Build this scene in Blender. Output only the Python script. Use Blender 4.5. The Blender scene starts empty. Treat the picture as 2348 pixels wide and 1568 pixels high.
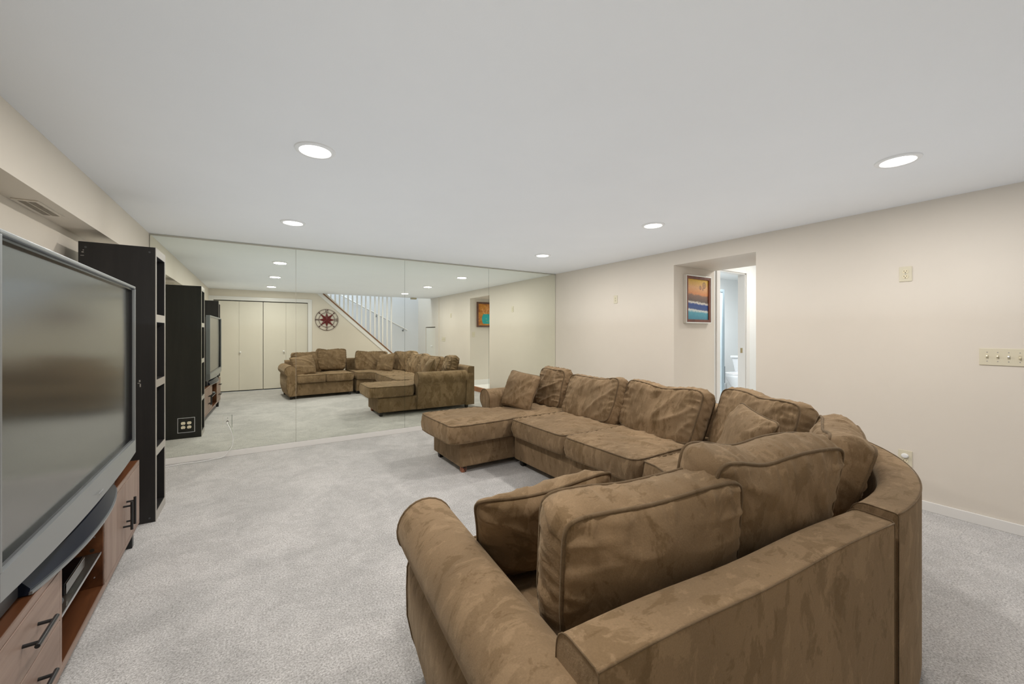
import bpy, bmesh, math, random
from math import sin, cos, pi, radians as R, sqrt, exp
from mathutils import Vector, Matrix, noise

# ------------------------------------------------------------------ camera, world, exposure
S = bpy.context.scene
COL = S.collection
PSI = 0.5671
cam = bpy.data.cameras.new('camera'); cam_o = bpy.data.objects.new('camera', cam); COL.objects.link(cam_o)
cam_o.location = (0, 0, 1.3); cam_o.rotation_euler = (pi/2, 0, -PSI)
cam.sensor_width = 36; cam.lens = 36*917.38/2348; cam.shift_y = -20.28/2348
cam.clip_start = 0.02
S.camera = cam_o
S.view_settings.view_transform = 'Standard'; S.view_settings.look = 'None'
S.view_settings.gamma = 1; S.view_settings.use_curve_mapping = False
S.view_settings.exposure = 0.0
LAMP_W = 16.0            # each recessed ceiling lamp
LAMP_COL = (1.0, 0.955, 0.90)
FILL_W = 25.0; FILL_COL = (.78, .895, 1.0)   # added fill light aimed up to brighten the ceiling, no real source
STAIR_W = 75.0; STAIR_COL = (0.80, 0.88, 1.0)
BATH_W = 42.0
w = bpy.data.worlds.new('world'); S.world = w; w.use_nodes = True
w.node_tree.nodes['Background'].inputs[0].default_value = (0.75, 0.85, 1.0, 1)
w.node_tree.nodes['Background'].inputs[1].default_value = 0.6

H = 2.27; D = 5.1656; XL = -0.8845; XW = -1.052; XR = 4.1382; YB = -0.4604
SOF = 1.975; XH = 4.97; HT = 2.10; DY0 = 2.03; DY1 = 2.95; ST = -1.48

# ------------------------------------------------------------------ materials
def lin(r, g, b):
    f = lambda c: (c/255)/12.92 if c <= 10 else (((c/255)+.055)/1.055)**2.4
    return (f(r), f(g), f(b), 1)
class NT:
    def __init__(s, name, rough=.5, col=None, **kw):
        s.m = bpy.data.materials.new(name); s.m.use_nodes = True
        s.t = s.m.node_tree; s.b = s.t.nodes['Principled BSDF']
        s.b.inputs['Roughness'].default_value = rough
        if col: s.b.inputs['Base Color'].default_value = tuple(col[:3])+(1,)
        for k, v in kw.items(): s.b.inputs[k.replace('_', ' ')].default_value = v
    def n(s, typ, **kw):
        o = s.t.nodes.new(typ)
        for k, v in kw.items():
            if k in o.inputs.keys(): o.inputs[k].default_value = v
            else: setattr(o, k, v)
        return o
    def l(s, a, b): s.t.links.new(a, b)
    def coord(s, kind='Object', scale=(1, 1, 1), loc=(0, 0, 0), rot=(0, 0, 0)):
        c = s.n('ShaderNodeTexCoord'); m = s.n('ShaderNodeMapping')
        m.inputs['Scale'].default_value = scale; m.inputs['Location'].default_value = loc; m.inputs['Rotation'].default_value = rot
        s.l(c.outputs[kind], m.inputs[0]); return m.outputs[0]
    def noise(s, vec, scale, detail=3, rough=.5, dist=0):
        o = s.n('ShaderNodeTexNoise'); o.inputs['Scale'].default_value = scale; o.inputs['Detail'].default_value = detail
        o.inputs['Roughness'].default_value = rough; o.inputs['Distortion'].default_value = dist
        s.l(vec, o.inputs['Vector']); return o.outputs[0]
    def ramp(s, fac, stops, interp='LINEAR'):
        o = s.n('ShaderNodeValToRGB'); e = o.color_ramp.elements; o.color_ramp.interpolation = interp
        while len(e) < len(stops): e.new(.5)
        for i, (p, c) in enumerate(stops):
            e[i].position = p; e[i].color = tuple(c[:3])+(1,) if len(c) > 1 else (c[0],)*3+(1,)
        s.l(fac, o.inputs[0]); return o.outputs[0]
    def mix(s, fac, a, b, mode='MIX'):
        o = s.n('ShaderNodeMix'); o.data_type = 'RGBA'; o.blend_type = mode
        for sock, v in ((o.inputs[0], fac), (o.inputs[6], a), (o.inputs[7], b)):
            if hasattr(v, 'is_linked'): s.l(v, sock)
            else: sock.default_value = v if not isinstance(v, tuple) else tuple(v[:3])+(1,)
        return o.outputs[2]
    def math(s, op, a, b=0.0):
        o = s.n('ShaderNodeMath'); o.operation = op
        for sock, v in ((o.inputs[0], a), (o.inputs[1], b)):
            if hasattr(v, 'is_linked'): s.l(v, sock)
            else: sock.default_value = v
        return o.outputs[0]
    def col(s, c): s.l(c, s.b.inputs['Base Color'])
    def bump(s, h, strength=.3, dist=.01):
        o = s.n('ShaderNodeBump'); o.inputs['Strength'].default_value = strength; o.inputs['Distance'].default_value = dist
        s.l(h, o.inputs['Height']); s.l(o.outputs[0], s.b.inputs['Normal'])

def paint(name, col, rough=.6, amt=.02, bump=.05):
    t = NT(name, rough); v = t.coord()
    n = t.noise(v, 1.6, 4, .6)
    c1 = tuple(x*(1-amt) for x in col[:3]); c2 = tuple(min(1, x*(1+amt)) for x in col[:3])
    t.col(t.ramp(n, [(.3, c1), (.7, c2)])); t.bump(t.noise(v, 180, 3), bump, .002)
    return t.m
def plain(name, col, rough=.5, **kw): return NT(name, rough, col, **kw).m

fl = bpy.data.lights.new('ceiling_fill', 'AREA'); fl.shape = 'RECTANGLE'; fl.size = 4.7; fl.size_y = 5.3; fl.energy = FILL_W; fl.color = FILL_COL; fl.spread = R(165)  # added room-wide fill panel facing up; stands for no lamp in the room
fo = bpy.data.objects.new('ceiling_fill', fl); COL.objects.link(fo); fo.location = (1.62, 2.38, 1.36); fo.rotation_euler = (pi, 0, 0)

M = {}
M['wall'] = paint('beige wall paint', (.76, .695, .595), .55)
M['walls2'] = paint('side wall paint', (.735, .675, .595), .55)
M['ceiling'] = paint('flat ceiling paint', (.87, .875, .88), .8, .012, .08)
M['white'] = paint('white trim paint', (.82, .80, .77), .35, .01, .02)
M['white_room'] = paint('white room paint', (.86, .87, .86), .5, .01)
M['stair_wall'] = paint('pale stair paint', (.80, .81, .83), .6, .01)
M['door'] = paint('ivory door paint', (.76, .715, .62), .4, .02)
M['chrome'] = plain('chrome', (.8, .8, .8), .15, Metallic=1.0)
M['brass'] = plain('aged brass', (.35, .27, .15), .3, Metallic=1.0)
M['ivory'] = plain('ivory plastic', (.70, .645, .50), .35)
M['ivory_light'] = plain('light almond plastic', (.78, .70, .51), .3)
M['clear_white'] = plain('white plastic', (.85, .85, .84), .3)
M['slot'] = plain('dark slot', (.03, .022, .015), .6)
M['black'] = plain('black metal', (.012, .012, .013), .35)
M['black_foot'] = plain('black sofa foot', (.015, .012, .01), .5)
M['gloss_black'] = plain('gloss black plastic', (.01, .01, .012), .12)
M['mirror'] = plain('mirror silvering', (.92, .95, .87), .0, Metallic=1.0)
M['mirror_edge'] = plain('mirror glass edge', (.10, .14, .10), .1)
M['channel'] = plain('aluminium channel', (.52, .51, .43), .35)
M['silver'] = plain('silver plastic', (.27, .285, .29), .3, Metallic=.45)
M['silver_lip'] = plain('pale silver rim', (.52, .53, .54), .25, Metallic=.6)
M['navy'] = plain('blue black base plastic', (.010, .015, .028), .3, IOR=1.3)
M['dark_grey'] = plain('dark grey plastic', (.06, .062, .066), .35)
M['pale_strip'] = plain('pale grey strip', (.36, .335, .30), .28)  # paler grey than the black panels: shelf front edges and scratches
M['porcelain'] = plain('white porcelain', (.88, .89, .90), .08)
M['tile'] = paint('white tile floor', (.85, .84, .82), .3, .02)
M['red'] = plain('dark red painted metal', (.13, .006, .005), .5)
M['red_dark'] = plain('dark brown red metal', (.07, .016, .010), .45)
M['grey_frame'] = plain('brushed grey shower frame', (.34, .40, .43), .3, Metallic=.6)
M['glass'] = plain('shower glass', (.80, .90, .95), .12, Alpha=.6)
M['shelf_glass'] = plain('shelf glass', (.05, .055, .05), .02, Alpha=.35, IOR=1.25)
M['silver_frame'] = plain('satin silver frame', (.72, .70, .66), .25, Metallic=.9)
M['smoke'] = plain('aged cream plastic', (.55, .50, .36), .4)

t = NT('lamp diffuser', .5, (1, 1, 1)); t.b.inputs['Emission Color'].default_value = (1, .97, .92, 1); t.b.inputs['Emission Strength'].default_value = 9; M['lamp'] = t.m

# carpet
t = NT('grey cut pile carpet', .95); v = t.coord()
fine = t.noise(v, 125, 4, .8); mid = t.noise(v, 26, 3, .6); low = t.noise(v, 1.5, 4, .6, .9); low2 = t.noise(v, 5.5, 4, .65, 1.6)
c = t.ramp(fine, [(.31, (.22, .205, .19)), (.50, (.565, .548, .535)), (.67, (.82, .805, .79))])
c = t.mix(.6, c, t.ramp(low, [(.40, (.80, .80, .80)), (.60, (1.08, 1.07, 1.07))]), 'MULTIPLY')
c = t.mix(.45, c, t.ramp(low2, [(.42, (.84, .84, .835)), (.56, (1.06, 1.06, 1.06))]), 'MULTIPLY')
c = t.mix(.35, c, t.ramp(mid, [(.35, (.86, .86, .86)), (.65, (1.08, 1.08, 1.08))]), 'MULTIPLY')
t.col(c); t.b.inputs['Sheen Weight'].default_value = .25; t.b.inputs['Specular IOR Level'].default_value = .1
t.bump(t.math('ADD', fine, t.math('MULTIPLY', mid, .8)), .8, .006); M['carpet'] = t.m

# microsuede, brushed marks
def suede(name, k=1.0):
    t = NT(name, .85); v = t.coord(); va = t.coord(scale=(1, 1, .5), rot=(.25, .15, .4)); vb = t.coord(scale=(1, 1.9, .55), rot=(.1, .5, .9), loc=(3, 1, 2))
    n1 = t.noise(va, 2.1, 4, .55, .25); n2 = t.noise(va, 7.0, 5, .66, .55); n4 = t.noise(vb, 11, 5, .68, .5); n3 = t.noise(v, 230, 3, .6)
    base = tuple(k*x for x in (.235, .158, .090)); lt = tuple(k*x for x in (.36, .25, .148)); dk = tuple(k*x for x in (.115, .070, .030))
    c = t.ramp(n1, [(.34, tuple(x*.80 for x in base)), (.5, base), (.68, tuple(x*1.22 for x in base))])
    m = t.ramp(n2, [(.50, (0, 0, 0)), (.53, (1, 1, 1))]); m3 = t.ramp(n1, [(.42, (0, 0, 0)), (.56, (1, 1, 1))])
    c = t.mix(t.math('MULTIPLY', t.math('MULTIPLY', m, m3), .45), c, dk)
    m2 = t.ramp(n4, [(.39, (1, 1, 1)), (.44, (0, 0, 0))])
    c = t.mix(t.math('MULTIPLY', m2, .36), c, lt)
    m4 = t.ramp(n4, [(.57, (0, 0, 0)), (.61, (1, 1, 1))])
    c = t.mix(t.math('MULTIPLY', m4, .46), c, dk)
    c = t.mix(.5, c, t.ramp(n3, [(.3, (.82, .82, .82)), (.7, (1.14, 1.14, 1.14))]), 'MULTIPLY')
    t.col(c); t.b.inputs['Sheen Weight'].default_value = .22; t.b.inputs['Sheen Roughness'].default_value = .45
    t.b.inputs['Sheen Tint'].default_value = (.85, .70, .50, 1); t.b.inputs['Specular IOR Level'].default_value = .12
    t.bump(t.math('ADD', t.math('MULTIPLY', n3, .25), t.noise(v, 20, 3, .5, .3)), .4, .007)
    return t.m
M['suede'] = suede('brown microsuede'); M['piping'] = suede('brown microsuede piping', .60)

def wood(name, c1, c2, c3, scale, rough=.4, along='y', spec=.5):
    sc = {'y': (scale, scale*.07, scale), 'z': (scale, scale, scale*.07), 'x': (scale*.07, scale, scale)}[along]
    t = NT(name, rough); v = t.coord(scale=sc)
    n = t.noise(v, 1.0, 5, .6, .8); n2 = t.noise(v, 6, 3, .6, .3)
    c = t.ramp(n, [(.3, c1), (.5, c2), (.7, c3)])
    c = t.mix(.35, c, t.ramp(n2, [(.35, (.7, .7, .7)), (.65, (1.1, 1.1, 1.1))]), 'MULTIPLY')
    t.col(c); t.bump(n2, .06, .002); return t.m
M['ash_y'] = wood('grey brown ash veneer', (.215, .140, .105), (.275, .190, .150), (.34, .245, .195), 11, .45, 'y')
M['ash_z'] = wood('grey brown ash veneer upright', (.215, .140, .105), (.275, .190, .150), (.34, .245, .195), 11, .45, 'z')
M['walnut'] = wood('orange walnut veneer', (.045, .015, .006), (.120, .043, .016), (.215, .085, .033), 6, .3, 'y')
M['blackwood'] = wood('black brown wood foil', (.007, .006, .0055), (.011, .0095, .009), (.017, .0145, .0135), 14, .55, 'z')
M['oak'] = wood('orange oak', (.25, .09, .025), (.36, .14, .045), (.45, .19, .07), 9, .35, 'x')
M['rail_wood'] = wood('brown oak rail', (.16, .065, .022), (.24, .10, .035), (.30, .13, .05), 9, .35, 'x')
M['mahogany'] = wood('mahogany frame', (.10, .022, .010), (.17, .042, .018), (.24, .07, .03), 12, .3, 'z')
M['walnut_frame'] = wood('dark walnut frame', (.07, .03, .018), (.12, .055, .035), (.17, .08, .05), 12, .35, 'z')
t = NT('scuffed foot', .6); v = t.coord(scale=(60, 60, 14)); t.col(t.ramp(t.noise(v, 1, 3, .6, .5), [(.47, (.02, .012, .01)), (.53, (.45, .17, .09))], 'LINEAR')); M['scuffed'] = t.m
# television screen: matte dark plastic that still mirrors the room softly
t = NT('matte television screen', .15, (.028, .030, .027)); t.b.inputs['IOR'].default_value = 4.0
t.bump(t.noise(t.coord(), 700, 2), .02, .0005); M['screen'] = t.m

# painted canvases
t = NT('seascape paint', .45); co = t.n('ShaderNodeTexCoord'); sep = t.n('ShaderNodeSeparateXYZ'); t.l(co.outputs['Generated'], sep.inputs[0])
gx, gz = sep.outputs[0], sep.outputs[2]
wob = t.noise(t.coord('Generated', (5, 1, 9)), 1.6, 5, .65, .4)
zz = t.math('ADD', t.math('ADD', gz, t.math('MULTIPLY', t.math('SUBTRACT', wob, .5), .10)), t.math('MULTIPLY', gx, .05))
c = t.ramp(zz, [(0, lin(70, 140, 165)), (.20, lin(90, 165, 185)), (.25, lin(230, 232, 225)), (.285, lin(60, 85, 140)), (.40, lin(45, 75, 145)), (.44, lin(236, 230, 218)),
                (.475, lin(105, 88, 82)), (.62, lin(140, 110, 95)), (.66, lin(225, 150, 95)), (.82, lin(232, 178, 125)), (1, lin(228, 185, 70))])
st = t.noise(t.coord('Generated', (14, 1, 60)), 1.0, 4, .7, .5)
c = t.mix(.5, c, t.ramp(st, [(.3, (.7, .7, .7)), (.7, (1.25, 1.25, 1.25))]), 'MULTIPLY')
for cx_, cz_, rr in ((.80, .865, .085), (.62, .80, .055), (.74, .765, .035)):
    dx = t.math('SUBTRACT', gx, cx_); dz = t.math('SUBTRACT', gz, cz_)
    d = t.math('SQRT', t.math('ADD', t.math('MULTIPLY', dx, dx), t.math('MULTIPLY', dz, dz)))
    q = t.math('DIVIDE', d, rr)
    ring = t.ramp(q, [(0, (.5,)*3), (.25, (.9,)*3), (.5, (.3,)*3), (.72, (.85,)*3), (.95, (1,)*3), (1.0, (0,)*3)])
    c = t.mix(t.math('MULTIPLY', ring, .75), c, lin(110, 72, 78))
t.col(c); M['seascape'] = t.m
t = NT('golden orange paint', .45); n = t.noise(t.coord('Generated', (3, 1, 3)), 2.2, 5, .65, .8)
t.col(t.ramp(n, [(.3, lin(150, 75, 30)), (.5, lin(205, 130, 45)), (.7, lin(215, 160, 60))])); M['gold_canvas'] = t.m
M['turquoise'] = paint('turquoise paint', lin(30, 165, 165), .5, .25)
M['twig'] = plain('pale orange paint', lin(250, 190, 120), .5)
M['pale_green'] = plain('pale green paint', lin(130, 190, 150), .5)

# ------------------------------------------------------------------ helpers
MW = {}
def obj(name, bm, mat, parent=None, smooth=False, kind=None, world=False):
    if world and parent is not None: bm.transform(MW[parent.name].inverted())
    bmesh.ops.recalc_face_normals(bm, faces=bm.faces)
    me = bpy.data.meshes.new(name); bm.to_mesh(me); bm.free()
    me.materials.append(M[mat])
    o = bpy.data.objects.new(name, me); COL.objects.link(o)
    if parent is not None: o.parent = parent; 
    MW[o.name] = (MW[parent.name] if parent is not None else Matrix()) 
    if smooth:
        for p in me.polygons: p.use_smooth = True
        if smooth != 'all':
            me.update(); 
            try: me.set_sharp_from_angle(angle=R(smooth if isinstance(smooth, (int, float)) and smooth is not True else 40))
            except Exception: pass
    if kind: o['kind'] = kind
    return o
def thing(name, label, cat, loc=(0, 0, 0), rz=0, group=None):
    o = bpy.data.objects.new(name, None); COL.objects.link(o); o.empty_display_size = .1
    o.location = loc; o.rotation_euler = (0, 0, rz); o['label'] = label; o['category'] = cat
    if group: o['group'] = group
    MW[o.name] = Matrix.Translation(loc) @ Matrix.Rotation(rz, 4, 'Z')
    return o
def tag(o, label, cat, group=None):
    o['label'] = label; o['category'] = cat
    if group: o['group'] = group
    return o
def struct(name, bm, mat, smooth=False): return obj(name, bm, mat, kind='structure', smooth=smooth)
def B(): return bmesh.new()
def box(bm, x0, x1, y0, y1, z0, z1, bev=0, seg=2):
    r = bmesh.ops.create_cube(bm, size=1)
    vs = r['verts']
    for v in vs: v.co = Vector((x0+(v.co.x+.5)*(x1-x0), y0+(v.co.y+.5)*(y1-y0), z0+(v.co.z+.5)*(z1-z0)))
    if bev: bmesh.ops.bevel(bm, geom=list({e for v in vs for e in v.link_edges}), offset=bev, segments=seg, affect='EDGES', profile=.6)
    return bm
def bx(*a, **k): return box(B(), *a, **k)
def quad(bm, *pts):
    return bm.faces.new([bm.verts.new(p) for p in pts])
def cyl(bm, p0, p1, r0, r1=None, n=16, cap=True):
    p0, p1 = Vector(p0), Vector(p1); d = p1-p0; r1 = r0 if r1 is None else r1
    m = Matrix.Translation((p0+p1)/2) @ d.to_track_quat('Z', 'Y').to_matrix().to_4x4()
    bmesh.ops.create_cone(bm, cap_ends=cap, segments=n, radius1=r0, radius2=r1, depth=d.length, matrix=m); return bm
def lathe(bm, prof, n=28, m=Matrix()):
    rings = [[bm.verts.new(m @ Vector((r*cos(2*pi*k/n), r*sin(2*pi*k/n), z))) for k in range(n)] for r, z in prof]
    for a, b in zip(rings, rings[1:]):
        for k in range(n): bm.faces.new((a[k], a[(k+1) % n], b[(k+1) % n], b[k]))
    bm.faces.new(rings[0][::-1]); bm.faces.new(rings[-1]); return bm
def tube(bm, pts, r, n=6, closed=False):
    pts = [Vector(p) for p in pts]; N = len(pts); rings = []; up = Vector((0.12, 0.07, 1)).normalized()
    for i, p in enumerate(pts):
        a = pts[(i-1) % N] if (closed or i > 0) else p; b = pts[(i+1) % N] if (closed or i < N-1) else p
        tdir = (b-a)
        if tdir.length < 1e-9: tdir = Vector((1, 0, 0))
        tdir.normalize(); s = tdir.cross(up)
        if s.length < .05: s = tdir.cross(Vector((1, .2, 0)))
        s.normalize(); u = s.cross(tdir)
        if rings:                                   # keep rings aligned
            s = (prev - tdir*prev.dot(tdir)); 
            if s.length < 1e-4: s = tdir.cross(up)
            s.normalize(); u = s.cross(tdir)
        prev = s
        rings.append([bm.verts.new(p+(s*cos(2*pi*k/n)+u*sin(2*pi*k/n))*r) for k in range(n)])
    for i in range(N if closed else N-1):
        a, b = rings[i], rings[(i+1) % N]
        if closed and i == N-1:                     # match the nearest start vertex
            off = min(range(n), key=lambda k: (b[k].co-a[0].co).length)
            b = b[off:]+b[:off]
        for k in range(n): bm.faces.new((a[k], a[(k+1) % n], b[(k+1) % n], b[k]))
    if not closed: bm.faces.new(rings[0]); bm.faces.new(rings[-1][::-1])
    return bm
def prism(bm, poly, fn, d0, d1):
    a = [bm.verts.new(fn(p[0], p[1], d0)) for p in poly]; b = [bm.verts.new(fn(p[0], p[1], d1)) for p in poly]
    n = len(poly)
    bm.faces.new(a[::-1]); bm.faces.new(b)
    for i in range(n): bm.faces.new((a[i], a[(i+1) % n], b[(i+1) % n], b[i]))
    return bm
def text(body, size, depth):
    cu = bpy.data.curves.new('lettering', 'FONT'); cu.body = body; cu.size = size; cu.extrude = depth; cu.align_x = 'CENTER'; cu.align_y = 'CENTER'
    o = bpy.data.objects.new('lettering', cu); me = bpy.data.meshes.new_from_object(o)
    bm = B(); bm.from_mesh(me); bpy.data.objects.remove(o); bpy.data.curves.remove(cu); bpy.data.meshes.remove(me); return bm
def sweep(bm, frames, prof, caps=True):
    """frames: list of (origin(x,y), outward dir(x,y), profile override); profile = closed list of (n, z)"""
    rings = []
    for f in frames:
        o, d = f[0], f[1]; pr = f[2] if len(f) > 2 and f[2] else prof
        rings.append([bm.verts.new((o[0]+d[0]*n, o[1]+d[1]*n, z)) for n, z in pr])
    K = len(rings[0])
    for a, b in zip(rings, rings[1:]):
        for k in range(K): bm.faces.new((a[k], a[(k+1) % K], b[(k+1) % K], b[k]))
    if caps: bm.faces.new(rings[0][::-1]); bm.faces.new(rings[-1])
    return bm
def rpoly(pts, rad, seg=5):
    """round the corners of a closed polygon; rad per corner"""
    out = []; n = len(pts)
    for i in range(n):
        p = Vector(pts[i]); a = Vector(pts[i-1]); b = Vector(pts[(i+1) % n]); r = rad[i] if isinstance(rad, (list, tuple)) else rad
        if r <= 0: out.append(tuple(p)); continue
        da = (a-p); db = (b-p); r2 = min(r, da.length*.49, db.length*.49); da.normalize(); db.normalize()
        p0 = p+da*r2; p1 = p+db*r2
        for k in range(seg+1):
            s = k/seg; out.append(tuple(p0*(1-s)**2+p*2*s*(1-s)+p1*s*s))
    return out
def ns(x, y, z=0): return noise.noise(Vector((x, y, z)))
def ridge(x, y, z=0): return (1-min(1, abs(ns(x, y, z))*2.2))**2

# ------------------------------------------------------------------ cushions
def cushion(name, parent, W, L, T, m, seed=0, edge=.72, p=8, bulge=.014, wr=1.0, plan=None, n=40, nz=6, pipe=.0058, warp=.012, world=False, sag=0, cexp=.75, mat='suede', dent=0, taper=0):
    bm = B(); sx = seed*7.31
    def pos(a, b, c, side):
        s = max(abs(a), abs(b)); q = (abs(a)**p+abs(b)**p)**(1/p) if s > 0 else 1
        f = s/q if s > 0 else 1; a2, b2 = a*f, b*f
        crown = ((1-abs(a)**2.4)*(1-abs(b)**2.4))**cexp
        z = c*T/2*(edge+(1-edge)*crown)
        if side:
            bu = bulge*(1-c*c); a2 *= 1+bu/(W/2); b2 *= 1+bu/(L/2)
        x, y = a2*W/2, b2*L/2
        # soft lumps
        lump = ns(x*4+sx, y*4, seed)*.55+ns(x*9, y*9+sx, seed+3)*.3
        z += (warp*lump*(1 if c > 0 else -.4)*(.35+.65*crown) if not side else warp*lump*.3*c)
        ax = ns(x*2.6+sx, z*3, 5+seed); ay = ns(y*2.6+sx, z*3, 9+seed)
        x += ay*warp*.8*abs(a); y += ax*warp*.8*abs(b)
        # gathers running in from the seams
        da = (1-abs(a))*W/2; db = (1-abs(b))*L/2
        wa = exp(-da/.075); wb = exp(-db/.075)
        g = wb*(ridge(x*17+sx, y*3.0, seed)-.35)+wa*(ridge(y*17+sx, x*3.0, seed+2)-.35)
        lim = min(1, (min(da, db)/.012))
        if not side: z += (1 if c > 0 else -1)*wr*.0105*g*lim
        else:
            k = wr*.008*(1-c*c)*(ridge((x+y)*19+sx, (x-y)*19, c*.8)-.4)
            x += k*a2*(abs(a) > .99); y += k*b2*(abs(b) > .99)
        # long brushed folds
        if not side:
            u = x*.8+y*.6; v2 = -x*.6+y*.8
            z += (1 if c > 0 else -1)*wr*.0085*crown**.5*(ridge(u*2.2+sx, v2*7.5, seed+5)-.3)
        if taper: x *= 1-taper*max(0, -b)**1.6; z *= 1-taper*.8*max(0, -b)**1.6
        if dent: y += -dent*exp(-((a-.05*seed % .4)/.33)**2)*max(0, b)**2
        return Vector((x, y, z))
    def out(a, b, c, side):
        q = pos(a, b, c, side)
        if plan: q.x, q.y = plan(q.x/(W/2), q.y/(L/2))
        return m @ q
    ny = max(8, int(n*L/W)) if L < W*1.6 else int(n*1.3)
    ny = min(ny, 90)
    A = [-1+2*i/n for i in range(n+1)]; Bv = [-1+2*j/ny for j in range(ny+1)]
    per = [(i, 0) for i in range(n)]+[(n, j) for j in range(ny)]+[(i, ny) for i in range(n, 0, -1)]+[(0, j) for j in range(ny, 0, -1)]
    lay = {}
    for c in (-1, 1):
        g = [[bm.verts.new(out(a, b, c, False)) for b in Bv] for a in A]; lay[c] = g
        for i in range(n):
            for j in range(ny):
                f = (g[i][j], g[i+1][j], g[i+1][j+1], g[i][j+1]); bm.faces.new(f if c > 0 else f[::-1])
    rings = [[lay[-1][i][j] for i, j in per]]
    for k in range(1, nz): 
        c = -1+2*k/nz; rings.append([bm.verts.new(out(A[i], Bv[j], c, True)) for i, j in per])
    rings.append([lay[1][i][j] for i, j in per])
    K = len(per)
    for a, b in zip(rings, rings[1:]):
        for k in range(K): bm.faces.new((a[k], a[(k+1) % K], b[(k+1) % K], b[k]))
    top = [v.co.copy() for v in rings[-1]]; bot = [v.co.copy() for v in rings[0]]
    o = obj(name, bm, mat, parent, smooth=55, world=world)
    if pipe:
        pb = B(); tube(pb, top, pipe, 6, True); tube(pb, bot, pipe, 6, True)
        MWs = MW[o.name]; 
        if world: pb.transform(MW[parent.name].inverted())
        obj('piping', pb, 'piping', o, smooth='all')
    return o

def make_pillow(name, label, W, L, T, m, seed=0, wr=1.0, n=44, fold=None):
    loc = m.to_translation()
    root = thing(name, label, 'pillow', loc, 0, 'throw pillows on the sofa')
    bm = B(); sx = seed*5.7; G = {}
    for c in (1, -1):
        g = []
        for i in range(n+1):
            row = []
            for j in range(n+1):
                a = -1+2*i/n; b = -1+2*j/n; s = max(abs(a), abs(b))
                if c < 0 and s > .999: row.append(G[1][i][j]); continue
                q = (abs(a)**10+abs(b)**10)**(.1) if s > 0 else 1; f = s/q if s > 0 else 1
                x = a*(1-.08*(1-b*b)*abs(a))*f*W/2; y = b*(1-.08*(1-a*a)*abs(b))*f*L/2
                cr = ((1-a*a)*(1-b*b))**.42
                z = c*T/2*cr*(1+.10*ns(x*5+sx, y*5, seed))
                u = x*.75+y*.65; v2 = -x*.65+y*.75
                z += c*wr*.011*cr**.6*(ridge(u*2.4+sx, v2*8, seed)-.35)
                wa = exp(-(1-abs(a))*W/2/.06); wb = exp(-(1-abs(b))*L/2/.06)
                z += c*wr*.011*min(1, (1-s)*12)*(wb*(ridge(x*16+sx, y*4, seed)-.4)+wa*(ridge(y*16+sx, x*4, seed+1)-.4))
                z += .035*ns(x*2.6+sx, y*2.6, 3+seed)
                q3 = Vector((x, y, z))
                if fold: q3 = fold(q3, a, b)
                row.append(bm.verts.new(m @ q3))
            g.append(row)
        G[c] = g
        for i in range(n):
            for j in range(n):
                f = (g[i][j], g[i+1][j], g[i+1][j+1], g[i][j+1]); bm.faces.new(f if c > 0 else f[::-1])
    g = G[1]
    per = [g[i][0] for i in range(n)]+[g[n][j] for j in range(n)]+[g[i][n] for i in range(n, 0, -1)]+[g[0][j] for j in range(n, 0, -1)]
    pts = [v.co.copy() for v in per]
    obj('pillow_cover', bm, 'suede', root, smooth='all', world=True)
    obj('piping', tube(B(), pts, .0052, 6, True), 'piping', root, smooth='all', world=True)
    return root

def back_m(loc, th, tilt, L, roll=0, lift=0):
    f = Vector((cos(th), sin(th), 0)); up = Vector((0, 0, 1))
    u2 = up*cos(tilt)-f*sin(tilt); f2 = f*cos(tilt)+up*sin(tilt); x2 = u2.cross(f2)
    m = Matrix((x2, u2, f2)).transposed().to_4x4()
    return Matrix.Translation(Vector(loc)+u2*L/2) @ m @ Matrix.Rotation(roll, 4, 'Z')
def foot(parent, x, y, h=.062, mat='black_foot', a=.055, label=None):
    bm = B(); 
    lo = [(-.8, -.8), (.8, -.8), (.8, .8), (-.8, .8)]
    hi = [(-1, -1), (1, -1), (1, 1), (-1, 1)]
    v0 = [bm.verts.new((x+p[0]*a/2, y+p[1]*a/2, 0.0)) for p in lo]; v1 = [bm.verts.new((x+p[0]*a/2, y+p[1]*a/2, h)) for p in hi]
    bm.faces.new(v0[::-1]); bm.faces.new(v1)
    for i in range(4): bm.faces.new((v0[i], v0[(i+1) % 4], v1[(i+1) % 4], v1[i]))
    bmesh.ops.bevel(bm, geom=list(bm.edges), offset=.004, segments=1, affect='EDGES')
    o = obj('foot', bm, mat, parent)
    if label: o['label'] = label
    return o

# ================================================================== THE SETTING
# floor
bm = B(); quad(bm, (XW, YB, 0), (XR, YB, 0), (XR, D, 0), (XW, D, 0)); 
quad(bm, (2.0, ST, 0), (XR, ST, 0), (XR, YB, 0), (2.0, YB, 0))
bmesh.ops.remove_doubles(bm, verts=bm.verts, dist=1e-5)
f = struct('floor', bm, 'carpet')
# ceiling slab
struct('ceiling', bx(XW-.1, XR+.1, YB, D+.1, H, H+.22), 'ceiling')
# mirror wall behind the mirrors, left wall, soffit
struct('wall_front', bx(XW-.1, XR+.1, D+.012, D+.14, 0, H), 'wall')
struct('wall_left', bx(XW-.1, XW, YB-.12, D+.012, 0, H), 'wall')
struct('soffit', bx(XW, XL, YB, D+.0119, SOF, H-.0005), 'wall')['label'] = 'beige boxed soffit along the left wall'
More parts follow.
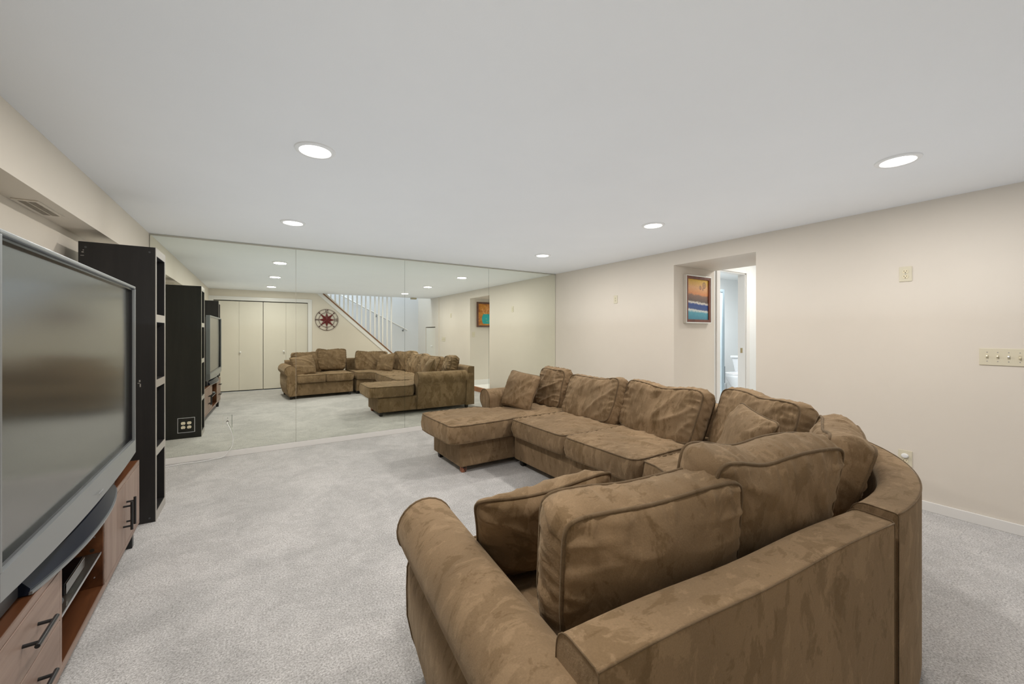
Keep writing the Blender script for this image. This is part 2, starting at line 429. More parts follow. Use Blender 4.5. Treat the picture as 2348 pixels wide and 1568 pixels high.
# right wall with the passage opening, in one mesh
T = .12
bm = B()
poly_holes = [(ST-.1, DY0, 0, H+2.4), (DY1, D+.13, 0, H)]
def wallx(bm, x0, x1, y0, y1, z0, z1): box(bm, x0, x1, y0, y1, z0, z1)
LD0, LD1, LDH = -.85, -.105, 1.476     # low closet door in the right wall
wallx(bm, XR, XR+T, ST-.1, LD0, 0, 4.6); wallx(bm, XR, XR+T, LD0, LD1, LDH, 4.6); wallx(bm, XR, XR+T, LD1, YB+.0001+.45, 0, 4.6) if False else None
wallx(bm, XR, XR+T, LD1, DY0, 0, H); wallx(bm, XR, XR+T, DY0, DY1, HT, H); wallx(bm, XR, XR+T, DY1, D+.13, 0, H)
struct('wall_right', bm, 'walls2')
# low closet behind the low door
bm = B(); box(bm, XR, XR+.7, LD0, LD1, 0, .01); box(bm, XR+.7, XR+.72, LD0-.05, LD1+.05, 0, LDH+.1); box(bm, XR+T, XR+.7, LD0-.05, LD0, 0, LDH+.1); box(bm, XR+T, XR+.7, LD1, LD1+.05, 0, LDH+.1); box(bm, XR+T, XR+.7, LD0, LD1, LDH, LDH+.1)
struct('wall_closet', bm, 'wall')
# passage through the thick wall
bm = B(); box(bm, XR+T, XH, DY1, DY1+.03, .0, HT); struct('wall_passage_left', bm, 'walls2')
bm = B(); box(bm, XR+T, XH, DY0-.03, DY0, .0, HT); struct('wall_passage_right', bm, 'walls2')
struct('ceiling_passage', bx(XR+T, XH, DY0-.03, DY1+.03, HT, HT+.1), 'walls2')
struct('floor_passage', bx(XR+.03, 9.3, 1.0, 4.9, .02, .1), 'tile')
struct('trim_1', bx(XR-.012, XR+.03, DY0, DY1, 0, .1, bev=.004), 'oak')['label'] = 'orange oak step edge at the passage'
struct('baseboard_passage_left', bx(XR+.03, XH, DY1-.012, DY1, .1, .215, bev=.003), 'white')
struct('baseboard_passage_right', bx(XR+.03, XH, DY0, DY0+.012, .1, .215, bev=.003), 'white')
# hall and bathroom beyond
HY = 2.98; BX0, BX1 = 5.13, 5.79; BH = 2.135
bm = B()
box(bm, XH, BX0, HY, HY+.1, .1, 2.45); box(bm, BX0, BX1, HY, HY+.1, BH, 2.45); box(bm, BX1, 9.3, HY, HY+.1, .1, 2.45)
struct('wall_hall_left', bm, 'white_room')
bm = B(); box(bm, XR+T, XH+.0, 1.0, DY0-.03, .1, 2.45); box(bm, XH, 9.3, .9, 1.0, .1, 2.45); box(bm, 6.6, 6.7, 1.0, HY, .1, 2.45); struct('wall_hall_end', bm, 'white_room')
struct('ceiling_hall', bx(XH, 9.3, .9, 4.95, 2.45, 2.5), 'white_room')
bm = B(); box(bm, XH-.1, 9.3, 4.75, 4.85, .1, 2.45); box(bm, 9.2, 9.3, HY+.1, 4.75, .1, 2.45); box(bm, XH-.1, XH, HY, 4.75, .1, 2.45); struct('wall_bathroom', bm, 'white_room')
bm = B()
cw = .075
box(bm, BX0-cw, BX0, HY-.018, HY, .1, BH+cw, bev=.004); box(bm, BX1, BX1+cw, HY-.018, HY, .1, BH+cw, bev=.004); box(bm, BX0, BX1, HY-.018, HY, BH, BH+cw, bev=.004)
box(bm, BX0-.001, BX0+.012, HY, HY+.1, .1, BH); box(bm, BX1-.012, BX1+.001, HY, HY+.1, .1, BH); box(bm, BX0, BX1, HY, HY+.1, BH-.012, BH)
struct('trim_2', bm, 'white')['label'] = 'white bathroom door casing'
tr2 = bpy.data.objects['trim_2']
sp = obj('strike_plate', bx(BX1-.0135, BX1-.011, HY+.035, HY+.065, 1.02, 1.09), 'brass', tr2)

# back wall with closet opening and the sloping stair edge
CX0, CX1, CH = -.80, 1.031, 2.03
slope = -.894; sx0 = 1.39
def capz(x): return 2.263+(x-sx0)*slope
WT = .11; KX = 3.12
bm = B()
yb = lambda a, b, d: (a, d, b)
prism(bm, [(XW, 0), (CX0, 0), (CX0, CH), (CX1, CH), (CX1, 0), (KX, 0), (KX, capz(KX)-.06), (sx0+.06, H), (XW, H)], lambda x, z, d: (x, d, z), YB, YB-WT)
struct('wall_back', bm, 'wall')
# upper shaft wall above the basement ceiling, stairwell walls
bm = B(); box(bm, XW, XR, YB-.001, YB+.1, H+.22, 4.6); struct('wall_stairwell_front', bm, 'stair_wall')
struct('wall_stairwell_back', bx(XW-.1, XR+.1, ST-.1, ST, 0, 4.6), 'stair_wall')
struct('wall_stairwell_left', bx(XW-.1, XW, ST, YB-WT, 0, 4.6), 'stair_wall')
struct('wall_closet_back', bx(XW, 1.3, -1.12, -1.07, 0, 2.03), 'door')
struct('ceiling_closet', bx(XW, 1.3, -1.12, YB-WT, 2.035, 2.05), 'door')
bm = B(); quad(bm, (XW, -1.07, .002), (1.3, -1.07, .002), (1.3, YB, .002), (XW, YB, .002)); struct('floor_closet', bm, 'carpet')
struct('wall_closet_side', bx(1.3, 1.34, -1.12, YB-WT, 0, 1.97), 'door')
struct('ceiling_stairwell', bx(XW-.1, XR+.1, ST-.1, YB+.1, 4.6, 4.7), 'stair_wall')
# baseboards
struct('baseboard_front', bx(XW, XR, D-.006, D+.012, 0, .062, bev=.003), 'white')
struct('baseboard_right', bm := box(bx(XR-.014, XR, DY1, D-.006, 0, .07, bev=.003), XR-.014, XR, LD1+.07, DY0, 0, .07, bev=.003), 'white')
struct('baseboard_left', bx(XW, XW+.014, YB, D-.006, 0, .07, bev=.003), 'white')
struct('baseboard_back', bx(1.14, KX, YB, YB+.014, 0, .07, bev=.003), 'white')
# closet casing
bm = B(); box(bm, CX0-.09, CX0, YB, YB+.016, 0, CH+.085, bev=.004); box(bm, CX1, CX1+.09, YB, YB+.016, 0, CH+.085, bev=.004); box(bm, CX0, CX1, YB, YB+.016, CH, CH+.085, bev=.004)
struct('trim_3', bm, 'white')['label'] = 'white casing around the bifold closet doors'
struct('trim_4', bx(XR-.012, XR, .13, .17, 0, H, bev=.003), 'walls2')
# sloping white stringer board and its oak cap
bm = B(); pr = [(sx0-.2, H-.001), (sx0+.02, H-.001), (KX, capz(KX)-.005), (KX, capz(KX)-.17)]
pr = [(sx0-.17, H-.001), (sx0+.02, H-.001), (KX, capz(KX)-.012), (KX, capz(KX)-.165)]
prism(bm, pr, lambda x, z, d: (x, d, z), YB, YB+.018)
struct('trim_5', bm, 'white')['label'] = 'white sloping skirt board under the stair rail'
# low door in the right wall
bm = bx(XR+.012, XR+.045, LD0+.008, LD1-.008, .012, LDH-.022, bev=.003)
ld = struct('door_2', bm, 'door'); ld['label'] = 'low white cupboard door beside the stairs'
kb = B(); cyl(kb, (XR+.012, LD0+.52, .94), (XR-.02, LD0+.52, .94), .008); lathe(kb, [(.001, 0), (.016, .004), (.02, .014), (.014, .026), (.001, .03)], 16, Matrix.Translation((XR-.015, LD0+.52, .94)) @ Matrix.Rotation(-pi/2, 4, 'Y'))
obj('door_knob', kb, 'clear_white', ld, smooth=True)

# bifold closet doors
def bifold(name, x0, x1, knobx):
    d = bpy.data.objects.new(name, None); COL.objects.link(d); d['kind'] = 'structure'; MW[d.name] = Matrix()
    xm = (x0+x1)/2
    for a, b in ((x0+.005, xm-.0012), (xm+.0012, x1-.005)):
        obj('panel', bx(a, b, YB-.045, YB-.012, .022, CH-.018, bev=.002), 'door', d)
    k = B(); cyl(k, (knobx, YB-.014, .875), (knobx, YB+.012, .875), .008)
    lathe(k, [(.001, 0), (.014, .003), (.021, .012), (.019, .022), (.010, .030), (.001, .032)], 20, Matrix.Translation((knobx, YB+.006, .875)) @ Matrix.Rotation(-pi/2, 4, 'X'))
    obj('door_knob', k, 'clear_white', d, smooth=True)
    return d
xm = (CX0+CX1)/2
bifold('door_1', CX0, xm, -.32); bifold('door_4', xm, CX1, .523)

# ================================================================== LAMPS
names = [('lit round ceiling downlight nearest the camera on the television side, largest in view', .26, 2.35),
         ('lit round ceiling downlight close above the mirror on the television side', .265, 3.99),
         ('lit round ceiling downlight close to the far corner of mirror and plain wall', 3.0, 4.0),
         ('lit round ceiling downlight over the sofa seats before the bathroom passage', 3.0, 2.35),
         ('lit round ceiling downlight at the upper right, above the outlets', 3.03, .73),
         ('lit round ceiling downlight seen only in the mirror, nearest the closet doors', .25, .64)]
for lb, x, y in names:
    t_ = thing('ceiling_downlight', lb, 'ceiling light', (x, y, H), 0, 'recessed ceiling downlights')
    obj('trim_ring', lathe(B(), [(.072, -.004), (.078, -.010), (.090, -.010), (.098, -.006), (.100, 0)], 40), 'clear_white', t_, smooth=True)
    obj('diffuser', lathe(B(), [(.001, -.009), (.04, -.0085), (.073, -.005), (.0735, -.001)], 32), 'lamp', t_, smooth=True)
    la = bpy.data.lights.new('lamp_light', 'AREA'); la.shape = 'DISK'; la.size = .15; la.energy = LAMP_W; la.color = LAMP_COL
    lo = bpy.data.objects.new('lamp_light', la); COL.objects.link(lo); lo.parent = t_; lo.location = (0, 0, -.013)
def area(name, loc, size, sy, e, col, rot=(0, 0, 0)):
    la = bpy.data.lights.new(name, 'AREA'); la.shape = 'RECTANGLE'; la.size = size; la.size_y = sy; la.energy = e; la.color = col
    o = bpy.data.objects.new(name, la); COL.objects.link(o); o.location = loc; o.rotation_euler = rot; return o
area('stairwell_daylight', (1.6, (ST+YB)/2, 4.55), 3.6, .8, STAIR_W, STAIR_COL)
area('bathroom_light', (6.9, 3.9, 2.42), .9, .5, BATH_W, (.93, .97, 1))
area('hall_light', (5.7, 2.2, 2.42), .6, .4, BATH_W*.42, (1, .96, .9))

# ================================================================== MIRROR WALL
seams = [XL+.004, XL+(XR-XL)*.25, XL+(XR-XL)*.5, XL+(XR-XL)*.75, XR-.003]
ml = ['leftmost wall mirror panel, behind the black bookshelf, holding the outlet plates',
      'second wall mirror panel from the left, reflecting the red compass',
      'third wall mirror panel from the left, reflecting the end of the stair railing',
      'rightmost wall mirror panel, next to the beige wall behind the sofa chaise']
MT = H-.018
for i in range(4):
    a, b = seams[i]+.0012, seams[i+1]-.0012
    o = thing('wall_mirror', ml[i], 'mirror', ((a+b)/2, D, .064), 0, 'full height mirror panels')
    bm = B(); quad(bm, (a, D, .064), (b, D, .064), (b, D, MT), (a, D, MT)); obj('mirror_glass', bm, 'mirror', o, world=True)
    bm = bx(a, b, D+.0004, D+.0075, .064, MT); obj('glass_edge', bm, 'mirror_edge', o, world=True)
bm = B(); box(bm, XL, XR, D-.004, D+.008, MT, H-.002); struct('trim_6', bm, 'channel')['label'] = 'thin metal channel along the top of the mirror'

def slots(bm, cx, cz, y, s=1.0):
    box(bm, cx-.0085*s, cx-.006*s, y-.0004, y+.0002, cz-.001, cz+.008*s); box(bm, cx+.006*s, cx+.0085*s, y-.0004, y+.0002, cz, cz+.0075*s)
    cyl(bm, (cx, y-.0004, cz-.008*s), (cx, y+.0002, cz-.008*s), .003*s, n=10)
def recept_bm(cx, cz, y0, y1, s=1.0):
    bm = B(); pts = []
    for k in range(28):
        a = 2*pi*k/28; x = .0172*cos(a); z = .0172*sin(a); z = max(-.0135, min(.0135, z)); pts.append((cx+x*s, cz+z*s))
    prism(bm, pts, lambda x, z, d: (x, d, z), y0, y1); return bm
# local frame of every wall plate: x across, z up, front face towards -y
def plate_thing(name, label, cat, loc, rz, w_, h_, mat='ivory', group=None):
    t_ = thing(name, label, cat, loc, rz, group)
    obj('cover_plate', bx(-w_/2, w_/2, -.006, 0, -h_/2, h_/2, bev=.0028, seg=3), mat, t_)
    return t_
def duplex(t_, cx=0, mat='ivory_light', y=-.0062, which=(1, 1), sp=.0195):
    for q, s in enumerate((1, -1)):
        if not which[q]: continue
        r_ = obj('receptacle', recept_bm(cx, s*sp, y-.0026, y+.001), mat, t_)
        b_ = B(); slots(b_, cx, s*sp, y-.0027); obj('slot', b_, 'slot', r_)
    obj('screw', lathe(B(), [(.001, .0), (.003, .0005), (.003, .001)], 10, Matrix.Translation((cx, y-.0008, 0)) @ Matrix.Rotation(pi/2, 4, 'X')), 'silver_lip', t_)
# mirrored four-way outlet plate, with bevelled bright rim
t_ = thing('wall_outlet', 'mirrored square plate with four almond outlets, low on the leftmost mirror panel', 'outlet', (-.603, D-.0005, .373), 0)
obj('cover_plate', bx(-.066, .066, -.0035, 0, -.072, .072, bev=.0016, seg=1), 'mirror', t_)
bm = B()
for a in ((-.069, -.064, -.075, .075), (.064, .069, -.075, .075), (-.064, .064, .070, .075), (-.064, .064, -.075, -.070)): box(bm, a[0], a[1], -.005, -.0002, a[2], a[3], bev=.0012, seg=1)
obj('rim', bm, 'silver_lip', t_)
for cx in (-.024, .024): duplex(t_, cx, 'ivory_light', -.0036, sp=.021)
# single mirrored plate where the cable comes out
t_ = thing('cable_plate', 'small mirrored plate with a white cable coming out of its hole', 'cable plate', (-.264, D-.0005, .37), 0)
obj('cover_plate', bx(-.040, .040, -.0035, 0, -.066, .066, bev=.0016, seg=1), 'mirror', t_)
bm = B(); box(bm, .037, .041, -.0045, -.0002, -.066, .066); obj('rim', bm, 'mirror_edge', t_)
obj('cable_hole', cyl(B(), (.0, -.0034, 0), (.0, -.0042, 0), .009), 'slot', t_)
for s in (1, -1): obj('screw', cyl(B(), (0, -.0034, s*.036), (0, -.0042, s*.036), .003, n=10), 'slot', t_)
# the cable
def bez(pts, n=14):
    out = []; P = [Vector(p) for p in pts]
    for i in range(len(P)-1):
        p0 = P[max(i-1, 0)]; p1 = P[i]; p2 = P[i+1]; p3 = P[min(i+2, len(P)-1)]
        for k in range(n):
            s = k/n; out.append(.5*((2*p1)+(p2-p0)*s+(2*p0-5*p1+4*p2-p3)*s*s+(-p0+3*p1-3*p2+p3)*s**3))
    out.append(P[-1]); return out
cab = bez([(-.264, D-.004, .368), (-.262, D-.03, .352), (-.235, D-.05, .29), (-.215, D-.035, .20), (-.225, D-.03, .11), (-.262, D-.03, .055), (-.30, D-.035, .012), (-.38, D-.05, .006), (-.50, D-.08, .005), (-.62, D-.07, .005), (-.74, D-.09, .005), (-.86, D-.10, .005)])
tag(obj('cable', tube(B(), cab, .0036, 8), 'clear_white', smooth='all'), 'thin white cable hanging from the mirror plate and running along the baseboard', 'cable')

# right-wall plates (facing -x): local -y -> world -x
RW = -pi/2
def rw(y, z): return (XR-.0003, y, z)
t_ = plate_thing('wall_outlet', 'ivory duplex outlet high on the right wall, nothing plugged in', 'outlet', rw(.953, 1.746), RW, .072, .112, group='ivory duplex outlets on the right wall'); duplex(t_)
t_ = plate_thing('wall_outlet', 'ivory duplex outlet low on the right wall with an oval white night light', 'outlet', rw(.955, .355), RW, .078, .118, group='ivory duplex outlets on the right wall'); duplex(t_, which=(0, 1))
nl = thing('night_light', 'oval white plug cover in the upper socket of the low wall outlet', 'night light', rw(.955, .375), RW)
obj('light_body', lathe(B(), [(.021, 0), (.021, .010), (.017, .015), (.001, .017)], 24, Matrix.Translation((0, -.007, 0)) @ Matrix.Diagonal((1, 1, .78, 1)) @ Matrix.Rotation(pi/2, 4, 'X')), 'clear_white', nl, smooth=True)
t_ = plate_thing('wall_jack', 'small narrow ivory wall jack plate high up, left of the passage', 'wall plate', rw(3.855, 1.76), RW, .066, .108)
for a_ in (-.016, .016): obj('jack', bx(-.008, .008, -.0075, -.006, a_-.010, a_+.010), 'smoke', t_)
# four-gang switch plate
t_ = plate_thing('light_switch', 'wide ivory wall plate with four toggle switches at the right edge', 'light switch', rw(.483, 1.142), RW, .208, .112)
for i in range(4):
    cx = -.069+.046*i
    fr = obj('toggle_slot', bx(cx-.006, cx+.006, -.0072, -.006, -.0125, .0125), 'smoke', t_)
    m = Matrix.Translation((cx, -.006, 0)) @ Matrix.Rotation(R(-24 if i != 3 else 20), 4, 'X')
    bm = bx(-.0042, .0042, -.016, .0, -.0045, .0045, bev=.0015); bm.transform(m); obj('toggle', bm, 'ivory_light' if i != 2 else 'clear_white', t_)
    for s in (1, -1): obj('screw', cyl(B(), (cx, -.0058, s*.030), (cx, -.0068, s*.030), .003, n=10), 'silver_lip', t_)
# passage switch (under the vase painting, faces +y)
t_ = plate_thing('light_switch', 'single ivory toggle switch under the vase painting, seen in the mirror', 'light switch', (4.23, DY0+.0003, 1.27), pi, .07, .115)
bm = bx(-.004, .004, -.017, -.005, -.002, .008, bev=.001); obj('toggle', bm, 'ivory_light', t_)

# ================================================================== PAINTINGS
# seascape on the left passage wall (faces -y)
t_ = thing('framed_painting', 'small framed seascape of orange sky and blue waves on the passage wall', 'painting', (4.575, DY1, 1.713), 0)
W2, H2 = .262, .292
bm = B()
for a in ((-W2, -W2+.014, -H2, H2), (W2-.014, W2, -H2, H2), (-W2+.014, W2-.014, H2-.014, H2), (-W2+.014, W2-.014, -H2, -H2+.014)): box(bm, a[0], a[1], -.045, -.002, a[2], a[3], bev=.002)
obj('frame', bm, 'silver_frame', t_)
bm = B(); I = .014; F = .046
for a in ((-W2+I, -W2+F, -H2+I, H2-I), (W2-F, W2-I, -H2+I, H2-I), (-W2+F, W2-F, H2-F, H2-I), (-W2+F, W2-F, -H2+I, -H2+F)): box(bm, a[0], a[1], -.040, -.004, a[2], a[3], bev=.003)
obj('inner_frame', bm, 'mahogany', t_)
obj('canvas', bx(-W2+F, W2-F, -.026, -.006, -H2+F, H2-F), 'seascape', t_)
# vase painting on the right passage wall (faces +y)
t_ = thing('framed_painting', 'framed painting of a turquoise vase with branches on gold, seen in the mirror', 'painting', (4.57, DY0, 1.735), pi)
W2, H2 = .265, .292; bm = B()
for a in ((-W2, -W2+.04, -H2, H2), (W2-.04, W2, -H2, H2), (-W2+.04, W2-.04, H2-.04, H2), (-W2+.04, W2-.04, -H2, -H2+.04)): box(bm, a[0], a[1], -.032, -.002, a[2], a[3], bev=.006)
obj('frame', bm, 'walnut_frame', t_)
cv = obj('canvas', bx(-W2+.04, W2-.04, -.018, -.004, -H2+.04, H2-.04), 'gold_canvas', t_)
vs = [(-.10, -.215), (.10, -.215), (.125, -.15), (.13, -.07), (.10, .0), (.085, .015), (-.085, .015), (-.10, .0), (-.13, -.07), (-.125, -.15)]
vz = obj('painted_vase', prism(B(), rpoly(vs, .02, 3), lambda x, z, d: (x, d, z), -.0195, -.018), 'turquoise', cv)
bm = B(); random.seed(4)
for k in range(5): obj('painted_leaf', lathe(B(), [(.001, 0), (.012, .0006), (.014, .001)], 10, Matrix.Translation((-.03+random.uniform(-.03, .05), -.0195, -.13+random.uniform(-.05, .05))) @ Matrix.Rotation(pi/2, 4, 'X')), 'pale_green', cv)
bm = B()
for k in range(13):
    x0 = random.uniform(-.07, .07); a = (k-6)*.13+random.uniform(-.05, .05); L = random.uniform(.13, .2); pts = []
    for q in range(6):
        s = q/5; pts.append((x0+sin(a)*L*s+.01*sin(s*7+k), -.0195, .012+cos(a)*L*s))
    tube(bm, pts, .0025, 5)
    for q in (2, 3, 4):
        p = Vector(pts[q]); b_ = a+random.choice((-.7, .7)); tube(bm, [p, p+Vector((sin(b_)*.045, 0, cos(b_)*.045))], .0018, 5)
obj('painted_branches', bm, 'twig', cv)

# ================================================================== COMPASS
t_ = thing('compass_wall_art', 'round dark red metal compass rose on the wall beside the closet', 'wall decor', (1.447, YB, 1.628), pi)
RO, RI = .262, .182
def ringbm(r0, r1, y0, y1, n=64):
    bm = B(); 
    for rr in (1,):
        v = [[bm.verts.new((r*cos(2*pi*k/n), y, r*sin(2*pi*k/n))) for k in range(n)] for r, y in ((r0, y0), (r1, y0), (r1, y1), (r0, y1))]
        for q in range(4):
            for k in range(n): bm.faces.new((v[q][k], v[q][(k+1) % n], v[(q+1) % 4][(k+1) % n], v[(q+1) % 4][k]))
    return bm
obj('outer_ring', ringbm(RO-.009, RO, -.022, -.012), 'red_dark', t_); obj('inner_ring', ringbm(RI-.009, RI, -.022, -.012), 'red_dark', t_)
def ray(ang, L, wd, base=.0):
    bm = B(); ca, sa = cos(ang), sin(ang)
    P = lambda u, v, y: (u*ca-v*sa, y, u*sa+v*ca)
    c0 = bm.verts.new(P(0, 0, -.045)); tip = bm.verts.new(P(L, 0, -.018)); a = bm.verts.new(P(wd*2.2, wd, -.018)); b = bm.verts.new(P(wd*2.2, -wd, -.018)); bk = bm.verts.new(P(0, 0, -.012)); 
    for f in ((c0, a, tip), (c0, tip, b), (bk, tip, a), (bk, b, tip), (c0, bk, a), (c0, b, bk)): bm.faces.new(f)
    return bm
for k in range(8):
    obj('star_point', ray(k*pi/4, .180 if k % 2 == 0 else .222, .034 if k % 2 == 0 else .032), 'red', t_)
for k in (1, 3, 5, 7):
    a = k*pi/4; bm = B(); 
    prism(bm, [(.212, 0), (.232, .022), (.240, .012), (.238, 0), (.240, -.012), (.232, -.022)], lambda u, v, d: (u*cos(a)-v*sin(a), d, u*sin(a)+v*cos(a)), -.020, -.013)
    box_b = prism(bm, [(.20, .004), (.256, .004), (.256, -.004), (.20, -.004)], lambda u, v, d: (u*cos(a)-v*sin(a), d, u*sin(a)+v*cos(a)), -.019, -.014)
    obj('arrow_tip', bm, 'red_dark', t_)
for ch, a in (('N', pi/2), ('E', 0), ('S', -pi/2), ('W', pi)):
    bm = text(ch, .088, .004); bm.transform(Matrix.Rotation(a-pi/2, 4, 'Z')); bm.transform(Matrix.Rotation(pi/2, 4, 'X'))
    bm.transform(Matrix.Translation(((RO+RI)/2*cos(a)-.0045*cos(a), -.017, (RO+RI)/2*sin(a)-.0045*sin(a)))); 
    o = obj('letter', bm, 'red_dark', t_)
for k in (1, 3, 5, 7): obj('wall_stud', cyl(B(), (.225*cos(k*pi/4), -.014, .225*sin(k*pi/4)), (.225*cos(k*pi/4), 0, .225*sin(k*pi/4)), .004, n=8), 'red_dark', t_)

# ================================================================== STAIRS
st = thing('staircase', 'carpeted staircase rising behind the railing, up to the left in the mirror', 'stairs', (3.56, (ST+YB)/2, 0))
ris, run = .19, .2125; x = 3.58
for k in range(12):
    z1 = (k+1)*ris; x1 = x-k*run
    if x1-run-.025 < XW: break
    obj('tread', bx(x1-run-.005, x1+.02, ST+.002, YB-WT-.001, z1-.035, z1, bev=.008), 'carpet', st, world=True)
    obj('riser', bx(x1-.02, x1, ST+.002, YB-WT-.001, z1-ris, z1-.035), 'carpet', st, world=True)
rl = thing('stair_railing', 'white square balusters on a brown sloping wood rail, seen in the mirror', 'railing', (KX, YB-.05, 0))
u_ = [758.3, 768.4, 778.4, 788.3, 798.1, 808.4, 818.6, 828.8, 838.6, 849, 859.5, 868.6, 877.2, 887.4, 897]
cc, ss = cos(PSI), sin(PSI)
for i, u in enumerate(u_):
    xc = (u-1174)/917.38; xx = (ss+xc*cc)/(cc-xc*ss)*(2*D-YB+.055)
    obj('baluster', bx(xx-.017, xx+.017, YB-.072, YB-.038, capz(xx)+.012, H+.02), 'white', rl, world=True)
dv = Vector((1, 0, slope)).normalized(); nv = Vector((-slope, 0, 1)).normalized()
p0 = Vector((sx0-.03, 0, capz(sx0-.03))); p1 = Vector((KX+.03, 0, capz(KX+.03)))
bm = B(); prism(bm, [(p0.x, p0.z+.0), (p1.x, p1.z), (p1.x, p1.z-.035), (p0.x, p0.z-.035)], lambda x, z, d: (x, d, z), YB+.03, YB-WT-.02)
obj('rail_cap', bm, 'rail_wood', rl, world=True)
bm = B(); box(bm, sx0-.4, KX, YB-.07, YB-.04, H, H+.03); obj('head_rail', bm, 'white', rl, world=True)
# handrail on the stairwell wall
def onwall(u, v, y=ST+.06):
    xc = (u-1174)/917.38; yy = 2*D-y; t2 = yy/(cc-xc*ss); return Vector(((ss+xc*cc)*t2, y, 1.3+(763.72-v)*t2/917.38))
a_, b_ = onwall(790, 681), onwall(934, 757)
a_ = a_+(a_-b_)*.35
hr = thing('handrail', 'slim white handrail on metal brackets along the stairwell wall', 'handrail', (b_.x, ST, 0))
obj('rail', tube(B(), [a_, b_], .019, 10), 'white', hr, smooth=True, world=True)
for u, v in ((863, 722), (925, 753)):
    q = onwall(u, v); k = (q.x-a_.x)/(b_.x-a_.x); q = a_+(b_-a_)*k
    bm = B(); tube(bm, [q+Vector((0, 0, -.018)), q+Vector((0, 0, -.05)), Vector((q.x, ST+.004, q.z-.07))], .007, 8); cyl(bm, (q.x, ST+.006, q.z-.07), (q.x, ST, q.z-.07), .028)
    obj('bracket', bm, 'silver', hr, smooth=True, world=True)
# smoke detector
t_ = thing('smoke_detector', 'small square cream detector on the ceiling edge before the stairs', 'detector', (3.62, -.39, H))
obj('housing', bx(-.075, .075, -.05, .05, -.045, 0, bev=.008), 'smoke', t_); obj('grille', bx(-.05, .05, -.052, -.0495, -.03, -.012), 'slot', t_)
# vent under the soffit
t_ = thing('ceiling_vent', 'beige slatted air vent under the soffit above the television', 'vent', (-.990, 3.19, SOF))
bm = B()
for a in ((-.047, -.033, -.17, .17), (.033, .047, -.17, .17), (-.033, .033, -.17, -.152), (-.033, .033, .152, .17)): box(bm, a[0], a[1], a[2], a[3], -.006, 0, bev=.001, seg=1)
obj('frame', bm, 'wall', t_); obj('backing', bx(-.033, .033, -.152, .152, -.0012, 0), 'slot', t_)
for k in range(22):
    bm = bx(-.033, .033, -.0038, .0038, -.0006, .0006); bm.transform(Matrix.Translation((0, -.145+k*.0138, -.0034)) @ Matrix.Rotation(R(38), 4, 'X')); obj('slat', bm, 'wall', t_)
obj('slat_bar', bx(-.002, .002, -.152, .152, -.0055, -.0045), 'wall', t_)

# ================================================================== BOOKSHELVES
def bookshelf(y0, label):
    t_ = thing('bookshelf', label, 'bookshelf', (-.778, y0, 0), 0, 'tall narrow black bookshelves')
    d0, d1 = -.188, .188; Wd = .342; Ht = 1.89; th = .028
    def bd(nm, x0, x1, a, b, z0, z1, front=True):
        o = obj(nm, bx(x0, x1-(.003 if front else 0), a, b, z0, z1), 'blackwood', t_)
        if front: obj('pale_strip', bx(x1-.003, x1, a, b, z0, z1), 'pale_strip', o)
        return o
    bd('side_panel', d0, d1, 0, th, 0, Ht); bd('side_panel', d0, d1, Wd-th, Wd, 0, Ht)
    for nm, z0, z1 in (('top_panel', Ht-.055, Ht), ('shelf', 1.377, 1.43), ('shelf', .922, .975), ('shelf', .447, .50), ('bottom_panel', 0, .06)): bd(nm, d0+.008, d1, th, Wd-th, z0, z1)
    obj('back_panel', bx(d0, d0+.008, th, Wd-th, .06, Ht-.055), 'blackwood', t_)
    for (x, z) in ((-.155, Ht-.035), (.155, Ht-.035), (.155, .03)): obj('screw_cap', cyl(B(), (x, 0, z), (x, -.0015, z), .006, n=12), 'dark_grey', t_)
    bm = B()
    random.seed(int(y0*10))
    for (x, z, w_, h_) in ((-.165, 1.835, .006, .004), (-.168, 1.822, .01, .006), (-.17, 1.80, .016, .003), (.055, 1.01, .012, .02), (.062, .985, .004, .03), (.105, .975, .008, .012), (.108, .945, .006, .022), (.1, .96, .012, .004)):
        box(bm, x-w_/2, x+w_/2, -.0006, 0, z-h_/2, z+h_/2)
    sc = obj('scratch', bm, 'pale_strip', t_); sc['label'] = 'pale scratches in the black foil'; sc['kind'] = 'stuff'
    return t_
bookshelf(3.65, 'tall narrow black bookshelf between the television and the mirror')
bookshelf(.975, 'tall narrow black bookshelf beyond the television, seen only in the mirror')

# ================================================================== TV STAND
ts = thing('tv_stand', 'long low grey-brown wood media console under the television', 'media console', (-.62, 3.352, 0), R(2.05))
LN = 1.855; dp = -.40; z0, z1 = .12, .51; D1, D2 = -.79, -1.35
def tb(nm, a, mat, par=ts, bev=.0015): return obj(nm, bx(*a, bev=bev, seg=1), mat, par)
tb('top_panel', (dp, -.004, -LN, 0, z1-.022, z1), 'walnut'); tb('bottom_panel', (dp, -.004, -LN, 0, z0, z0+.025), 'walnut')
tb('side_panel', (dp, -.004, -.018, 0, z0+.025, z1-.022), 'walnut'); tb('side_panel', (dp, -.004, -LN, -LN+.018, z0+.025, z1-.022), 'walnut')
tb('divider', (dp, -.004, D1-.009, D1+.009, z0+.025, z1-.022), 'walnut'); tb('divider', (dp, -.004, D2-.009, D2+.009, z0+.025, z1-.022), 'walnut')
tb('back_panel', (dp-.004, dp, -LN, 0, z0, z1), 'walnut')
bm = B()
for a in ((-.004, 0, -LN, 0, z1-.022, z1), (-.004, 0, -LN, 0, z0, z0+.025), (-.004, 0, -.012, 0, z0+.025, z1-.022), (-.004, 0, -LN, -LN+.014, z0+.025, z1-.022), (-.004, 0, D2-.009, D2+.009, z0+.025, z1-.022), (-.004, 0, D1-.006, D1+.009, z0+.025, z1-.022)): box(bm, *a)
obj('front_edging', bm, 'ash_y', ts)
